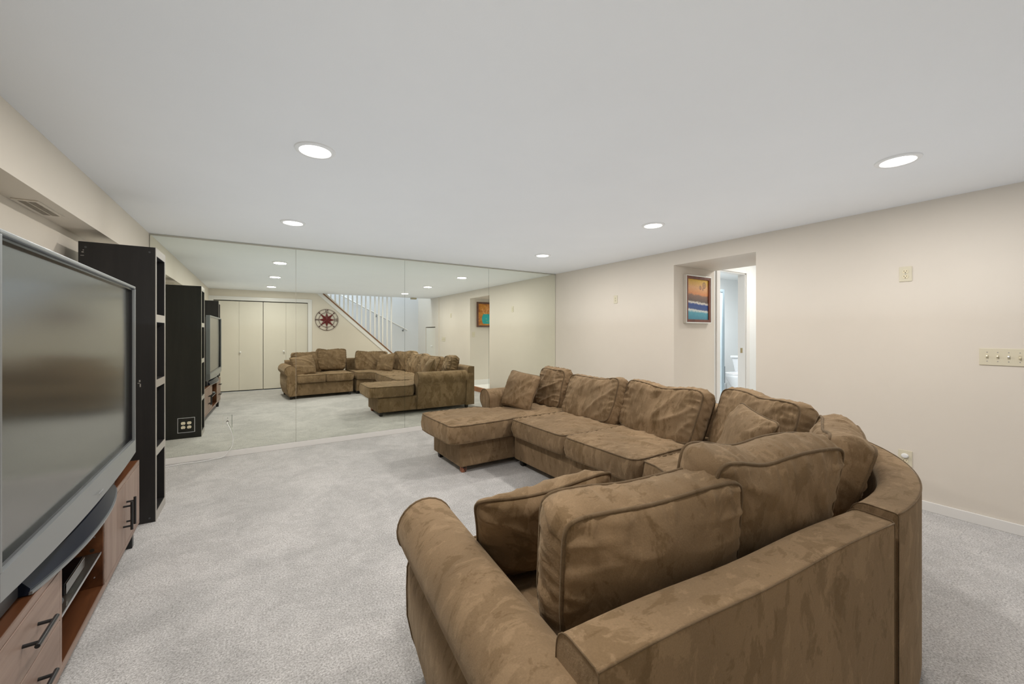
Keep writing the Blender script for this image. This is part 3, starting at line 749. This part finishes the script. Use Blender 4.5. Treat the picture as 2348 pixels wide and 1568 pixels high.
def pull(par, c, L, vertical):
    bm = B(); o_ = .034
    d = Vector((0, 0, 1)) if vertical else Vector((0, 1, 0)); c = Vector(c)
    cyl(bm, c+Vector((o_, 0, 0))-d*L/2, c+Vector((o_, 0, 0))+d*L/2, .0062, n=12)
    for s in (-1, 1): cyl(bm, c+d*s*L*.36, c+d*s*L*.36+Vector((o_, 0, 0)), .0052, n=10)
    obj('handle', bm, 'black', par, smooth=True)
zb, zt = z0+.029, z1-.026
ym = (D1-.018)/2+.002
for a, b, hy in ((D1+.012, -.398, -.435), (-.394, -.016, -.356)):
    d = obj('door', bx(-.016, .001, a, b, zb, zt, bev=.0012, seg=1), 'ash_z', ts); pull(d, (.001, hy, .318), .15, True)
zm = .317
for a, b in ((zb, zm-.002), (zm+.002, zt)):
    d = obj('drawer', bx(-.016, .001, -LN+.017, D2-.013, a, b, bev=.0012, seg=1), 'ash_y', ts); pull(d, (.001, -1.602, (a+b)/2+.012), .15, False)
tb('glass_shelf', (dp+.05, -.012, D2+.010, D1-.010, .294, .300), 'shelf_glass', bev=.0005)
obj('shelf_edge', bx(-.012, -.009, D2+.010, D1-.010, .2935, .3005), 'silver_lip', ts)
for y in (-.06, -LN+.06):
    for x in (-.04, dp+.04): obj('leg', bx(x-.02, x+.02, y-.02, y+.02, 0, z0, bev=.002), 'black', ts)
for z in (.373, .25, .19): obj('shelf_pin', cyl(B(), (-.032, D1-.009, z), (-.032, D1-.014, z), .0025, n=10), 'silver_lip', ts)
obj('cable_hole', cyl(B(), (-.040, D1-.0085, .315), (-.040, D1-.0095, .315), .008), 'slot', ts)
def onstand(x, y, z): return tuple(MW[ts.name] @ Vector((x, y, z)))
# devices on the glass shelf
cbx = thing('cable_box', 'black set-top box with a perforated top and mirrored front, on the glass shelf', 'cable box', onstand(-.135, -1.035, .3005), R(2.05))
obj('housing', bx(-.14, .095, -.115, .115, .0, .044, bev=.003), 'gloss_black', cbx)
obj('front_panel', bx(.095, .099, -.113, .113, .003, .042), 'chrome', cbx)
bm = B()
for i in range(5):
    for j in range(14): box(bm, -.09+i*.03, -.075+i*.03, -.105+j*.0155, -.098+j*.0155, .044, .0444)
o = obj('vent_slots', bm, 'dark_grey', cbx, kind='stuff')
r_ = thing('remote_control', 'black rounded remote control next to the set-top box', 'remote', onstand(-.095, -1.225, .3005), R(2.05+8))
bm = bx(-.09, .06, -.022, .022, 0, .022, bev=.009, seg=3); obj('body', bm, 'gloss_black', r_, smooth=True)
obj('front_cap', lathe(B(), [(.019, 0), (.017, .008), (.001, .012)], 16, Matrix.Translation((.058, 0, .012)) @ Matrix.Diagonal((1, 1, .55, 1)) @ Matrix.Rotation(pi/2, 4, 'Y')), 'dark_grey', r_, smooth=True)
r_ = thing('remote_control', 'white and grey remote lying at the front corner of the glass shelf', 'remote', onstand(-.052, -1.305, .3005), R(2.05-10))
obj('body', bx(-.045, .035, -.017, .017, 0, .024, bev=.006, seg=3), 'silver', r_, smooth=True)
obj('label_patch', bx(-.038, .02, -.013, .013, .024, .0248), 'clear_white', r_)

# ================================================================== TELEVISION
tv = thing('television', 'large silver rear-projection television on the media console', 'television', (-.5585, 2.285, .5105), R(1.5))
zo = .5105; HW = .764
def z_(z): return z-zo
zt_, zs, = 1.562, .700
# silver frame
bm = B(); fw = .013
box(bm, -.05, 0, -HW, HW, z_(zt_-fw), z_(zt_), bev=.004); box(bm, -.05, 0, -HW, -HW+fw, z_(zs), z_(zt_-fw), bev=.003); box(bm, -.05, 0, HW-fw, HW, z_(zs), z_(zt_-fw), bev=.003)
obj('frame', bm, 'silver', tv)
bm = B(); g = .010
box(bm, -.05, -.012, -HW+fw, HW-fw, z_(zt_-fw-g), z_(zt_-fw)); box(bm, -.05, -.012, -HW+fw, -HW+fw+g, z_(zs+g), z_(zt_-fw-g)); box(bm, -.05, -.012, HW-fw-g, HW-fw, z_(zs+g), z_(zt_-fw-g)); box(bm, -.05, -.012, -HW+fw, HW-fw, z_(zs), z_(zs+g))
obj('inner_bezel', bm, 'gloss_black', tv)
# screen, very slightly bowed
bm = B(); ny, nz_ = 24, 14; gr = []
for i in range(ny+1):
    row = []
    for j in range(nz_+1):
        a = -1+2*i/ny; b = -1+2*j/nz_
        row.append(bm.verts.new((-.022-.004*(a*a+b*b)*.5, a*(HW-fw-g), z_(zs+g)+(j/nz_)*(zt_-zs-fw-2*g))))
    gr.append(row)
for i in range(ny):
    for j in range(nz_): bm.faces.new((gr[i][j], gr[i+1][j], gr[i+1][j+1], gr[i][j+1]))
obj('screen', bm, 'screen', tv, smooth='all')
# chin: silver lower panel with a bowed bottom edge
def chinz(y): return .603+.026*(y/HW)**2
bm = B(); N = 30; top = []; bot = []; under = []; back = []
for k in range(N+1):
    y = -HW+2*HW*k/N; bowx = .005*(1-(y/HW)**2)
    top.append(bm.verts.new((0+bowx*.2, y, z_(zs)))); bot.append(bm.verts.new((bowx, y, z_(chinz(y))))); under.append(bm.verts.new((-.055+bowx, y*.985, z_(chinz(y)-.030)))); back.append(bm.verts.new((-.05, y, z_(zs))))
for k in range(N):
    for a, b in ((top, bot), (bot, under), (under, back), (back, top)): bm.faces.new((a[k], a[k+1], b[k+1], b[k]))
bm.faces.new((top[0], bot[0], under[0], back[0])); bm.faces.new((top[N], bot[N], under[N], back[N]))
ch = obj('lower_panel', bm, 'silver', tv, smooth=30)
bm = text('SAMSUNG', .014, .0008); bm.transform(Matrix.Rotation(pi/2, 4, 'X')); bm.transform(Matrix.Rotation(pi/2, 4, 'Z')); bm.transform(Matrix.Translation((.0105, .045, z_(.637))))
obj('logo', bm, 'silver_lip', ch)
# rear housing
bm = B(); a = [(-.05, -HW+.02, z_(.60)), (-.05, HW-.02, z_(.60)), (-.05, HW-.02, z_(zt_-.02)), (-.05, -HW+.02, z_(zt_-.02))]; b = [(-.38, -.45, z_(.60)), (-.38, .45, z_(.60)), (-.38, .45, z_(1.30)), (-.38, -.45, z_(1.30))]
va = [bm.verts.new(p) for p in a]; vb = [bm.verts.new(p) for p in b]; bm.faces.new(va); bm.faces.new(vb[::-1])
for i in range(4): bm.faces.new((va[i], va[(i+1) % 4], vb[(i+1) % 4], vb[i]))
obj('rear_housing', bm, 'dark_grey', tv)
# base: dark sloping apron with a bowed front and pale rim
bm = B(); N = 28; rows = [[], [], [], []]; hw = .49
rim = []
for k in range(N+1):
    y = -hw+2*hw*k/N; e = (1-abs(y/hw)**2.2); fx = -.030+.050*e
    rows[0].append(bm.verts.new((-.16, y, z_(.592)))); rows[1].append(bm.verts.new((fx-.022, y, z_(.583-.022*(1-e)))))
    rows[2].append(bm.verts.new((fx, y, z_(.531)))); rows[3].append(bm.verts.new((fx-.004, y, z_(.5135))))
    rim.append((fx, y, z_(.5245)))
back_ = [bm.verts.new((-.33, -hw+2*hw*k/N, z_(.5135))) for k in range(N+1)]
seq = rows+[back_]
for a, b in zip(seq, seq[1:]+[seq[0]]):
    for k in range(N): bm.faces.new((a[k], a[k+1], b[k+1], b[k]))
for k in (0, N): bm.faces.new([r_[k] for r_ in seq])
bs = obj('base', bm, 'navy', tv, smooth=35)
bm = B(); 
fr = []
for (x, y, z) in rim: fr.append(((x, y), (1, 0)))
sweep(bm, fr, [(-.004, z_(.5125)), (.0035, z_(.5125)), (.0042, z_(.522)), (-.004, z_(.5225))])
obj('rim', bm, 'silver', bs, smooth=30)
obj('neck', bx(-.34, -.055, -.60, .60, z_(.5135), z_(.61)), 'dark_grey', tv)

# ================================================================== SOFA
def arm_prof(k=1.0, bul=0.0):
    """(n, z) closed profile; n>0 is the inner side, roll over the outer side"""
    pts = [(.088, .065), (.088, .50)]
    for q in range(17):
        a = R(-12+ (205+12)*q/16); pts.append((-.020+.108*k*cos(a), .556+.108*k*sin(a)))
    pts += [(-.074-bul*.2, .462), (-.078-bul*.7, .42), (-.076-bul, .34), (-.074-bul, .24), (-.060-bul*.7, .15), (-.038-bul*.3, .065)]
    return pts
def sofa_arm(parent, name_frames, front_i=-1, world=False):
    bm = B(); sweep(bm, name_frames, None)
    fr = name_frames[front_i]; pr = fr[2]
    o = obj('arm', bm, 'suede', parent, smooth=50, world=world)
    pts = [(fr[0][0]+fr[1][0]*n_, fr[0][1]+fr[1][1]*n_, z) for n_, z in pr]
    pb = tube(B(), pts, .0048, 6, True)
    obj('piping', pb, 'piping', o, smooth='all', world=False) if not world else None
    if world:
        pb.transform(MW[parent.name].inverted()); obj('piping', pb, 'piping', o, smooth='all')
    return o
BACKP = rpoly([(0, .065), (0, .722), (.125, .728), (.155, .065)], [0, .012, .05, 0], 5)
BACKP = [(n_, z) for n_, z in BACKP]

# --- near loveseat with the rolled arm
s1 = thing('sofa_section', 'brown microsuede loveseat section nearest the camera, with one rolled arm', 'sofa', (.49, .495, 0), R(-4.5), 'brown sectional sofa')
L1 = 1.160
obj('base', bx(-.02, L1, .03, .945, .062, .305, bev=.012, seg=3), 'suede', s1, smooth=True)
ang = [0, .25, .5, .75, 1]
bm = B(); fr = [((x, 0), (0, 1), [(n_+ (0 if abs(n_) > 1 else .0), z+.004*sin(x*9)) if z > .5 else (n_, z) for n_, z in BACKP]) for x in [i*L1/16 for i in range(17)]]
sweep(bm, fr, BACKP); bk = obj('back', bm, 'suede', s1, smooth=50)
tp = B(); tube(tp, [(x[0][0], .001, .7205+.004*sin(x[0][0]*9)) for x in fr], .0022, 6)
for e in (0.0, L1): tube(tp, [(e, n_, z) for n_, z in BACKP if z > .06], .0018, 6)
obj('piping', tp, 'piping', bk, smooth='all')
frs = []
for i in range(15):
    s = i/14; y = .02+s*.965; k = 1.0 if s < .97 else .985; bul = .030*sin(pi*min(1, s*.95))**.8+.008
    frs.append(((0, y), (1, 0), arm_prof(1.0*k-.04*(1-s), bul)))
sofa_arm(s1, frs)
sw = (L1-.088)/2
SZ = .305; STK = .165
for i in range(2):
    xa = .088+sw*i; cushion('seat_cushion', s1, sw-.006, .845, STK, Matrix.Translation((xa+sw/2, .575, SZ+STK/2)), seed=3+i, edge=.86, wr=1.3, p=14, bulge=.013, n=60)
for i, (xc_, tl, yaw, rl_, zb_, hh, yy) in enumerate(((.392, 6, -6, -1, .450, .430, .302), (.888, 9, -5, 2, .506, .435, .292))):
    cushion('back_cushion', s1, .575 if i == 0 else .60, hh, .215, back_m((xc_, yy, zb_), pi/2+R(yaw), R(tl), hh, R(rl_)), seed=11+i*3, edge=.58, wr=1.35, bulge=.020, p=13, cexp=.62, warp=.026, n=64, dent=(.004, .016)[i], taper=.13)
for x, y in ((.0, .08), (.0, .90), (L1-.06, .08), (L1-.06, .90)): foot(s1, x, y)

# --- corner wedge
C = (1.82, 1.77); RW_ = 1.36; A0, A1 = R(-94), R(-1)
s2 = thing('sofa_section', 'curved brown microsuede corner wedge section with a rounded back', 'sofa', (2.62, 1.02, 0), 0, 'brown sectional sofa')
def rin(a):
    s = (a-A0)/(A1-A0); return .40*(1-s)+.33*s
bm = B(); fr = []
NA = 30
for i in range(NA+1):
    a = A0+(A1-A0)*i/NA; d = (cos(a), sin(a)); r0 = rin(a)+.03
    fr.append((C, d, [(r0, .065), (RW_-.02, .065), (RW_-.02, .302), (r0, .302)]))
sweep(bm, fr, None); obj('base', bm, 'suede', s2, smooth=40, world=True)
bm = B(); fr = []
for i in range(NA+1):
    a = A0+(A1-A0)*i/NA; fr.append((C, (cos(a), sin(a)), [(RW_-n_, z) for n_, z in BACKP]))
sweep(bm, fr, None); bk = obj('back', bm, 'suede', s2, smooth=50, world=True)
tp = B(); tube(tp, [(C[0]+(RW_-.001)*cos(A0+(A1-A0)*i/60), C[1]+(RW_-.001)*sin(A0+(A1-A0)*i/60), .7205) for i in range(61)], .0022, 6)
for a in (A0, A1): tube(tp, [(C[0]+(RW_-n_)*cos(a), C[1]+(RW_-n_)*sin(a), z) for n_, z in BACKP if z > .06], .0018, 6)
tp.transform(MW[s2.name].inverted()); obj('piping', tp, 'piping', bk, smooth='all')
def wplan(a, b):
    s = (a+1)/2; ang = A0+R(1)+(A1-A0-R(2))*s; r0 = rin(ang)-.02; r = r0+(1.225-r0)*(b+1)/2
    return C[0]+r*cos(ang), C[1]+r*sin(ang)
cushion('seat_cushion', s2, 1.25, .9, STK, Matrix.Translation((0, 0, SZ+STK/2)), seed=8, edge=.86, wr=1.5, p=16, bulge=.013, plan=wplan, n=84, world=True)
for i, (aa, rr, tl, rl_, zb_, seed) in enumerate(((-68, 1.00, 18, 2, .452, 21), (-22, 1.00, 19, -2, .455, 25))):
    a = R(aa); p_ = (C[0]+rr*cos(a), C[1]+rr*sin(a), zb_)
    cushion('back_cushion', s2, .66, .43, .20, back_m(p_, a+pi, R(tl), .43, R(rl_)), seed=seed, edge=.74, wr=1.4, bulge=.028, p=11, cexp=.6, warp=.028, n=64, dent=.02, taper=.10, world=True)
for a, r in ((-90, .48), (-90, 1.26), (-5, .42), (-5, 1.26), (-47, 1.26)):
    q = MW[s2.name].inverted() @ Vector((C[0]+r*cos(R(a)), C[1]+r*sin(R(a)), 0)); foot(s2, q.x, q.y)

# --- armless loveseat facing the television
Y0, Y1, XF, XB = 1.785, 3.325, 2.145, 3.192
s3 = thing('sofa_section', 'brown microsuede armless two-seat section between wedge and chaise', 'sofa', (2.66, 2.55, 0), 0, 'brown sectional sofa')
obj('base', bx(XF, XB-.02, Y0, Y1, .062, .305, bev=.014, seg=3), 'suede', s3, smooth=True, world=True)
bm = B(); sweep(bm, [((XB, Y0+(Y1-Y0)*i/14), (-1, 0)) for i in range(15)], BACKP); bk = obj('back', bm, 'suede', s3, smooth=50, world=True)
tp = tube(B(), [(XB-.001, Y0, .7195), (XB-.001, Y1, .7195)], .0035, 6); tp.transform(MW[s3.name].inverted()); obj('piping', tp, 'piping', bk)
for i, (ya, yb2) in enumerate(((1.775, 2.495), (2.50, 3.275))):
    cushion('seat_cushion', s3, yb2-ya, .955, STK+.01, Matrix.Translation((2.55, (ya+yb2)/2, SZ+STK/2+.004)) @ Matrix.Rotation(pi/2, 4, 'Z'), seed=31+i*2, edge=.86, wr=1.7, p=14, bulge=.014, n=64, world=True)
for i, (yc, w_, tl, yaw, rl_, xb_, seed, hh) in enumerate(((2.145, .77, 19, -4, -1.5, 2.78, 41, .42), (2.95, .78, 22, -7, 3.0, 2.76, 47, .42))):
    cushion('back_cushion', s3, w_, hh, .21, back_m((xb_, yc, .445), pi+R(yaw), R(tl), hh, R(rl_)), seed=seed, edge=.72, wr=1.4, bulge=.028, p=11, cexp=.6, warp=.028, n=68, world=True, dent=.016, taper=.06)
for x, y in ((XF+.06, Y0+.08), (XF+.06, Y1-.07), (XB-.1, Y0+.08), (XB-.1, Y1-.07)):
    q = MW[s3.name].inverted() @ Vector((x, y, 0)); foot(s3, q.x, q.y)

# --- chaise with arm on the mirror side
s4 = thing('sofa_section', 'brown microsuede chaise section with a rolled arm beside the mirror', 'sofa', (2.4, 3.7, 0), 0, 'brown sectional sofa')
CY0, CY1 = 3.345, 4.045
bm = box(bx(1.575, 2.35, CY0+.01, CY1-.03, .062, .288, bev=.014, seg=3), 2.2, XB-.02, CY0, CY1-.01, .0625, .2885, bev=.01)
obj('base', bm, 'suede', s4, smooth=True, world=True)
bm = B(); sweep(bm, [((XB, CY0+(CY1+.05-CY0)*i/8), (-1, 0)) for i in range(9)], BACKP); bk = obj('back', bm, 'suede', s4, smooth=50, world=True)
tp = B(); tube(tp, [(XB-.001, CY0, .7195), (XB-.001, CY1+.05, .7195)], .0035, 6); tp.transform(MW[s4.name].inverted()); obj('piping', tp, 'piping', bk)
frs = []
for i in range(13):
    s = i/12; x = XB-.02+(2.185-XB+.02)*s; frs.append(((x, CY1-.055), (0, -1), arm_prof(1-.03*(1-s), .0)))
sofa_arm(s4, frs, world=True)
def cplan(a, b):
    x = 1.445+(3.035-1.445)*(a+1)/2
    e = 1/(1+exp(-(x-2.15)/.018)); yt = 4.05*(1-e)+3.885*e; yl = 3.285*(1-1/(1+exp(-(x-2.09)/.02)))+3.315/(1+exp(-(x-2.09)/.02))
    return x, yl+(yt-yl)*(b+1)/2
cushion('seat_cushion', s4, 1.58, .76, .18, Matrix.Translation((0, 0, .292+.09)), seed=52, edge=.88, wr=1.5, p=18, bulge=.012, plan=cplan, n=90, world=True)
cushion('back_cushion', s4, .40, .42, .20, back_m((2.86, 3.665, .450), pi+R(4), R(14), .44, R(2)), seed=58, edge=.70, wr=1.8, bulge=.03, p=8, cexp=.6, warp=.03, n=56, world=True)
for x, y, mt, lb in ((1.63, CY0+.07, 'scuffed', 'scuffed foot with torn orange wood'), (1.63, CY1-.09, 'black_foot', None), (XB-.1, CY1-.06, 'black_foot', None), (XB-.1, CY0+.08, 'black_foot', None)):
    q = MW[s4.name].inverted() @ Vector((x, y, 0)); foot(s4, q.x, q.y, mat=mt, label=lb)

# --- throw pillows
make_pillow('throw_pillow', 'brown throw pillow leaning in the near left corner behind the rolled arm', .47, .47, .17, back_m((.85, 1.235, .455), pi/2-R(14), R(36), .45, R(-7)), seed=2, wr=1.3, n=60, fold=lambda q, a, b: Vector((q.x+.07*max(0, -b)*max(0, -a), q.y, q.z)))
make_pillow('throw_pillow', 'brown throw pillow slumped in the curved corner of the sofa', .44, .44, .19, back_m((2.35, 1.33, .455), pi-R(38), R(27), .42, R(-5)), seed=5, wr=1.4)
make_pillow('throw_pillow', 'brown throw pillow against the far arm on the chaise', .43, .43, .18, back_m((2.42, 3.72, .47), pi+R(24), R(26), .41, R(-8)), seed=9, wr=1.3)

# ================================================================== BATHROOM
tl_ = thing('toilet', 'white porcelain toilet seen through the bathroom door', 'toilet', (8.05, 4.28, .1))
def ell(bm, secs, n=32):
    rings = [[bm.verts.new((cx+rx*cos(2*pi*k/n), ry*sin(2*pi*k/n), z)) for k in range(n)] for cx, rx, ry, z in secs]
    for a, b in zip(rings, rings[1:]):
        for k in range(n): bm.faces.new((a[k], a[(k+1) % n], b[(k+1) % n], b[k]))
    bm.faces.new(rings[0][::-1]); bm.faces.new(rings[-1]); return bm
obj('bowl', ell(B(), [(0, .20, .11, 0), (0, .19, .10, .03), (-.0, .17, .10, .12), (-.03, .20, .14, .22), (-.05, .255, .18, .33), (-.05, .265, .19, .375), (-.05, .26, .185, .385)]), 'porcelain', tl_, smooth=True)
obj('seat', ell(B(), [(-.05, .262, .188, .387), (-.05, .268, .193, .395), (-.05, .262, .188, .405)]), 'porcelain', tl_, smooth=True)
obj('lid', ell(B(), [(-.05, .262, .188, .408), (-.05, .266, .192, .416), (-.05, .25, .175, .428), (-.05, .2, .14, .432)]), 'porcelain', tl_, smooth=True)
bm = B(); a = [(.12, -.17), (.30, -.17), (.30, .17), (.12, .17)]; v0 = [bm.verts.new((x+.02*(x < .2), y*.8, .36)) for x, y in a]; v1 = [bm.verts.new((x-.02*(x < .2), y*1.15, .70)) for x, y in a]
bm.faces.new(v0[::-1]); bm.faces.new(v1)
for i in range(4): bm.faces.new((v0[i], v0[(i+1) % 4], v1[(i+1) % 4], v1[i]))
bmesh.ops.bevel(bm, geom=list(bm.edges), offset=.012, segments=3, affect='EDGES'); obj('tank', bm, 'porcelain', tl_, smooth=True)
obj('tank_lid', bx(.08, .315, -.21, .21, .70, .745, bev=.012, seg=3), 'porcelain', tl_, smooth=True)
bm = B(); cyl(bm, (.11, -.13, .655), (.085, -.13, .655), .012); box(bm, .078, .088, -.15, -.08, .648, .662, bev=.002); obj('flush_lever', bm, 'chrome', tl_)
ux = thing('towel_bar', 'slim white rail hanging on the bathroom wall above the toilet', 'towel bar', (8.15, 4.75, 1.82))
bm = B(); tube(bm, [(0, -.03, -.30), (0, -.03, .30)], .012, 8); 
for z in (-.29, .29): cyl(bm, (0, -.03, z), (0, 0, z), .014)
obj('bar', bm, 'silver_frame', ux)
sh = thing('shower_door', 'grey metal framed shower glass at the left of the bathroom', 'shower door', (6.75, 4.17, .1))
bm = B()
for a in ((6.20, 6.25, 4.15, 4.19, .1, 2.11), (7.27, 7.33, 4.15, 4.19, .1, 2.11), (6.25, 7.27, 4.15, 4.19, 2.06, 2.11), (6.25, 7.27, 4.15, 4.19, .1, .15)): box(bm, *a, bev=.004)
obj('frame', bm, 'grey_frame', sh, world=True); obj('glass_panel', bx(6.25, 7.27, 4.165, 4.175, .15, 2.06), 'glass', sh, world=True)
br = thing('toilet_brush', 'dark toilet brush handle standing behind the bowl', 'brush', (8.08, 4.58, .1))
bm = B(); cyl(bm, (0, 0, .16), (0, 0, .52), .012); obj('handle', bm, 'navy', br); obj('holder', lathe(B(), [(.05, 0), (.055, .01), (.045, .17), (.03, .18)], 20), 'clear_white', br, smooth=True)
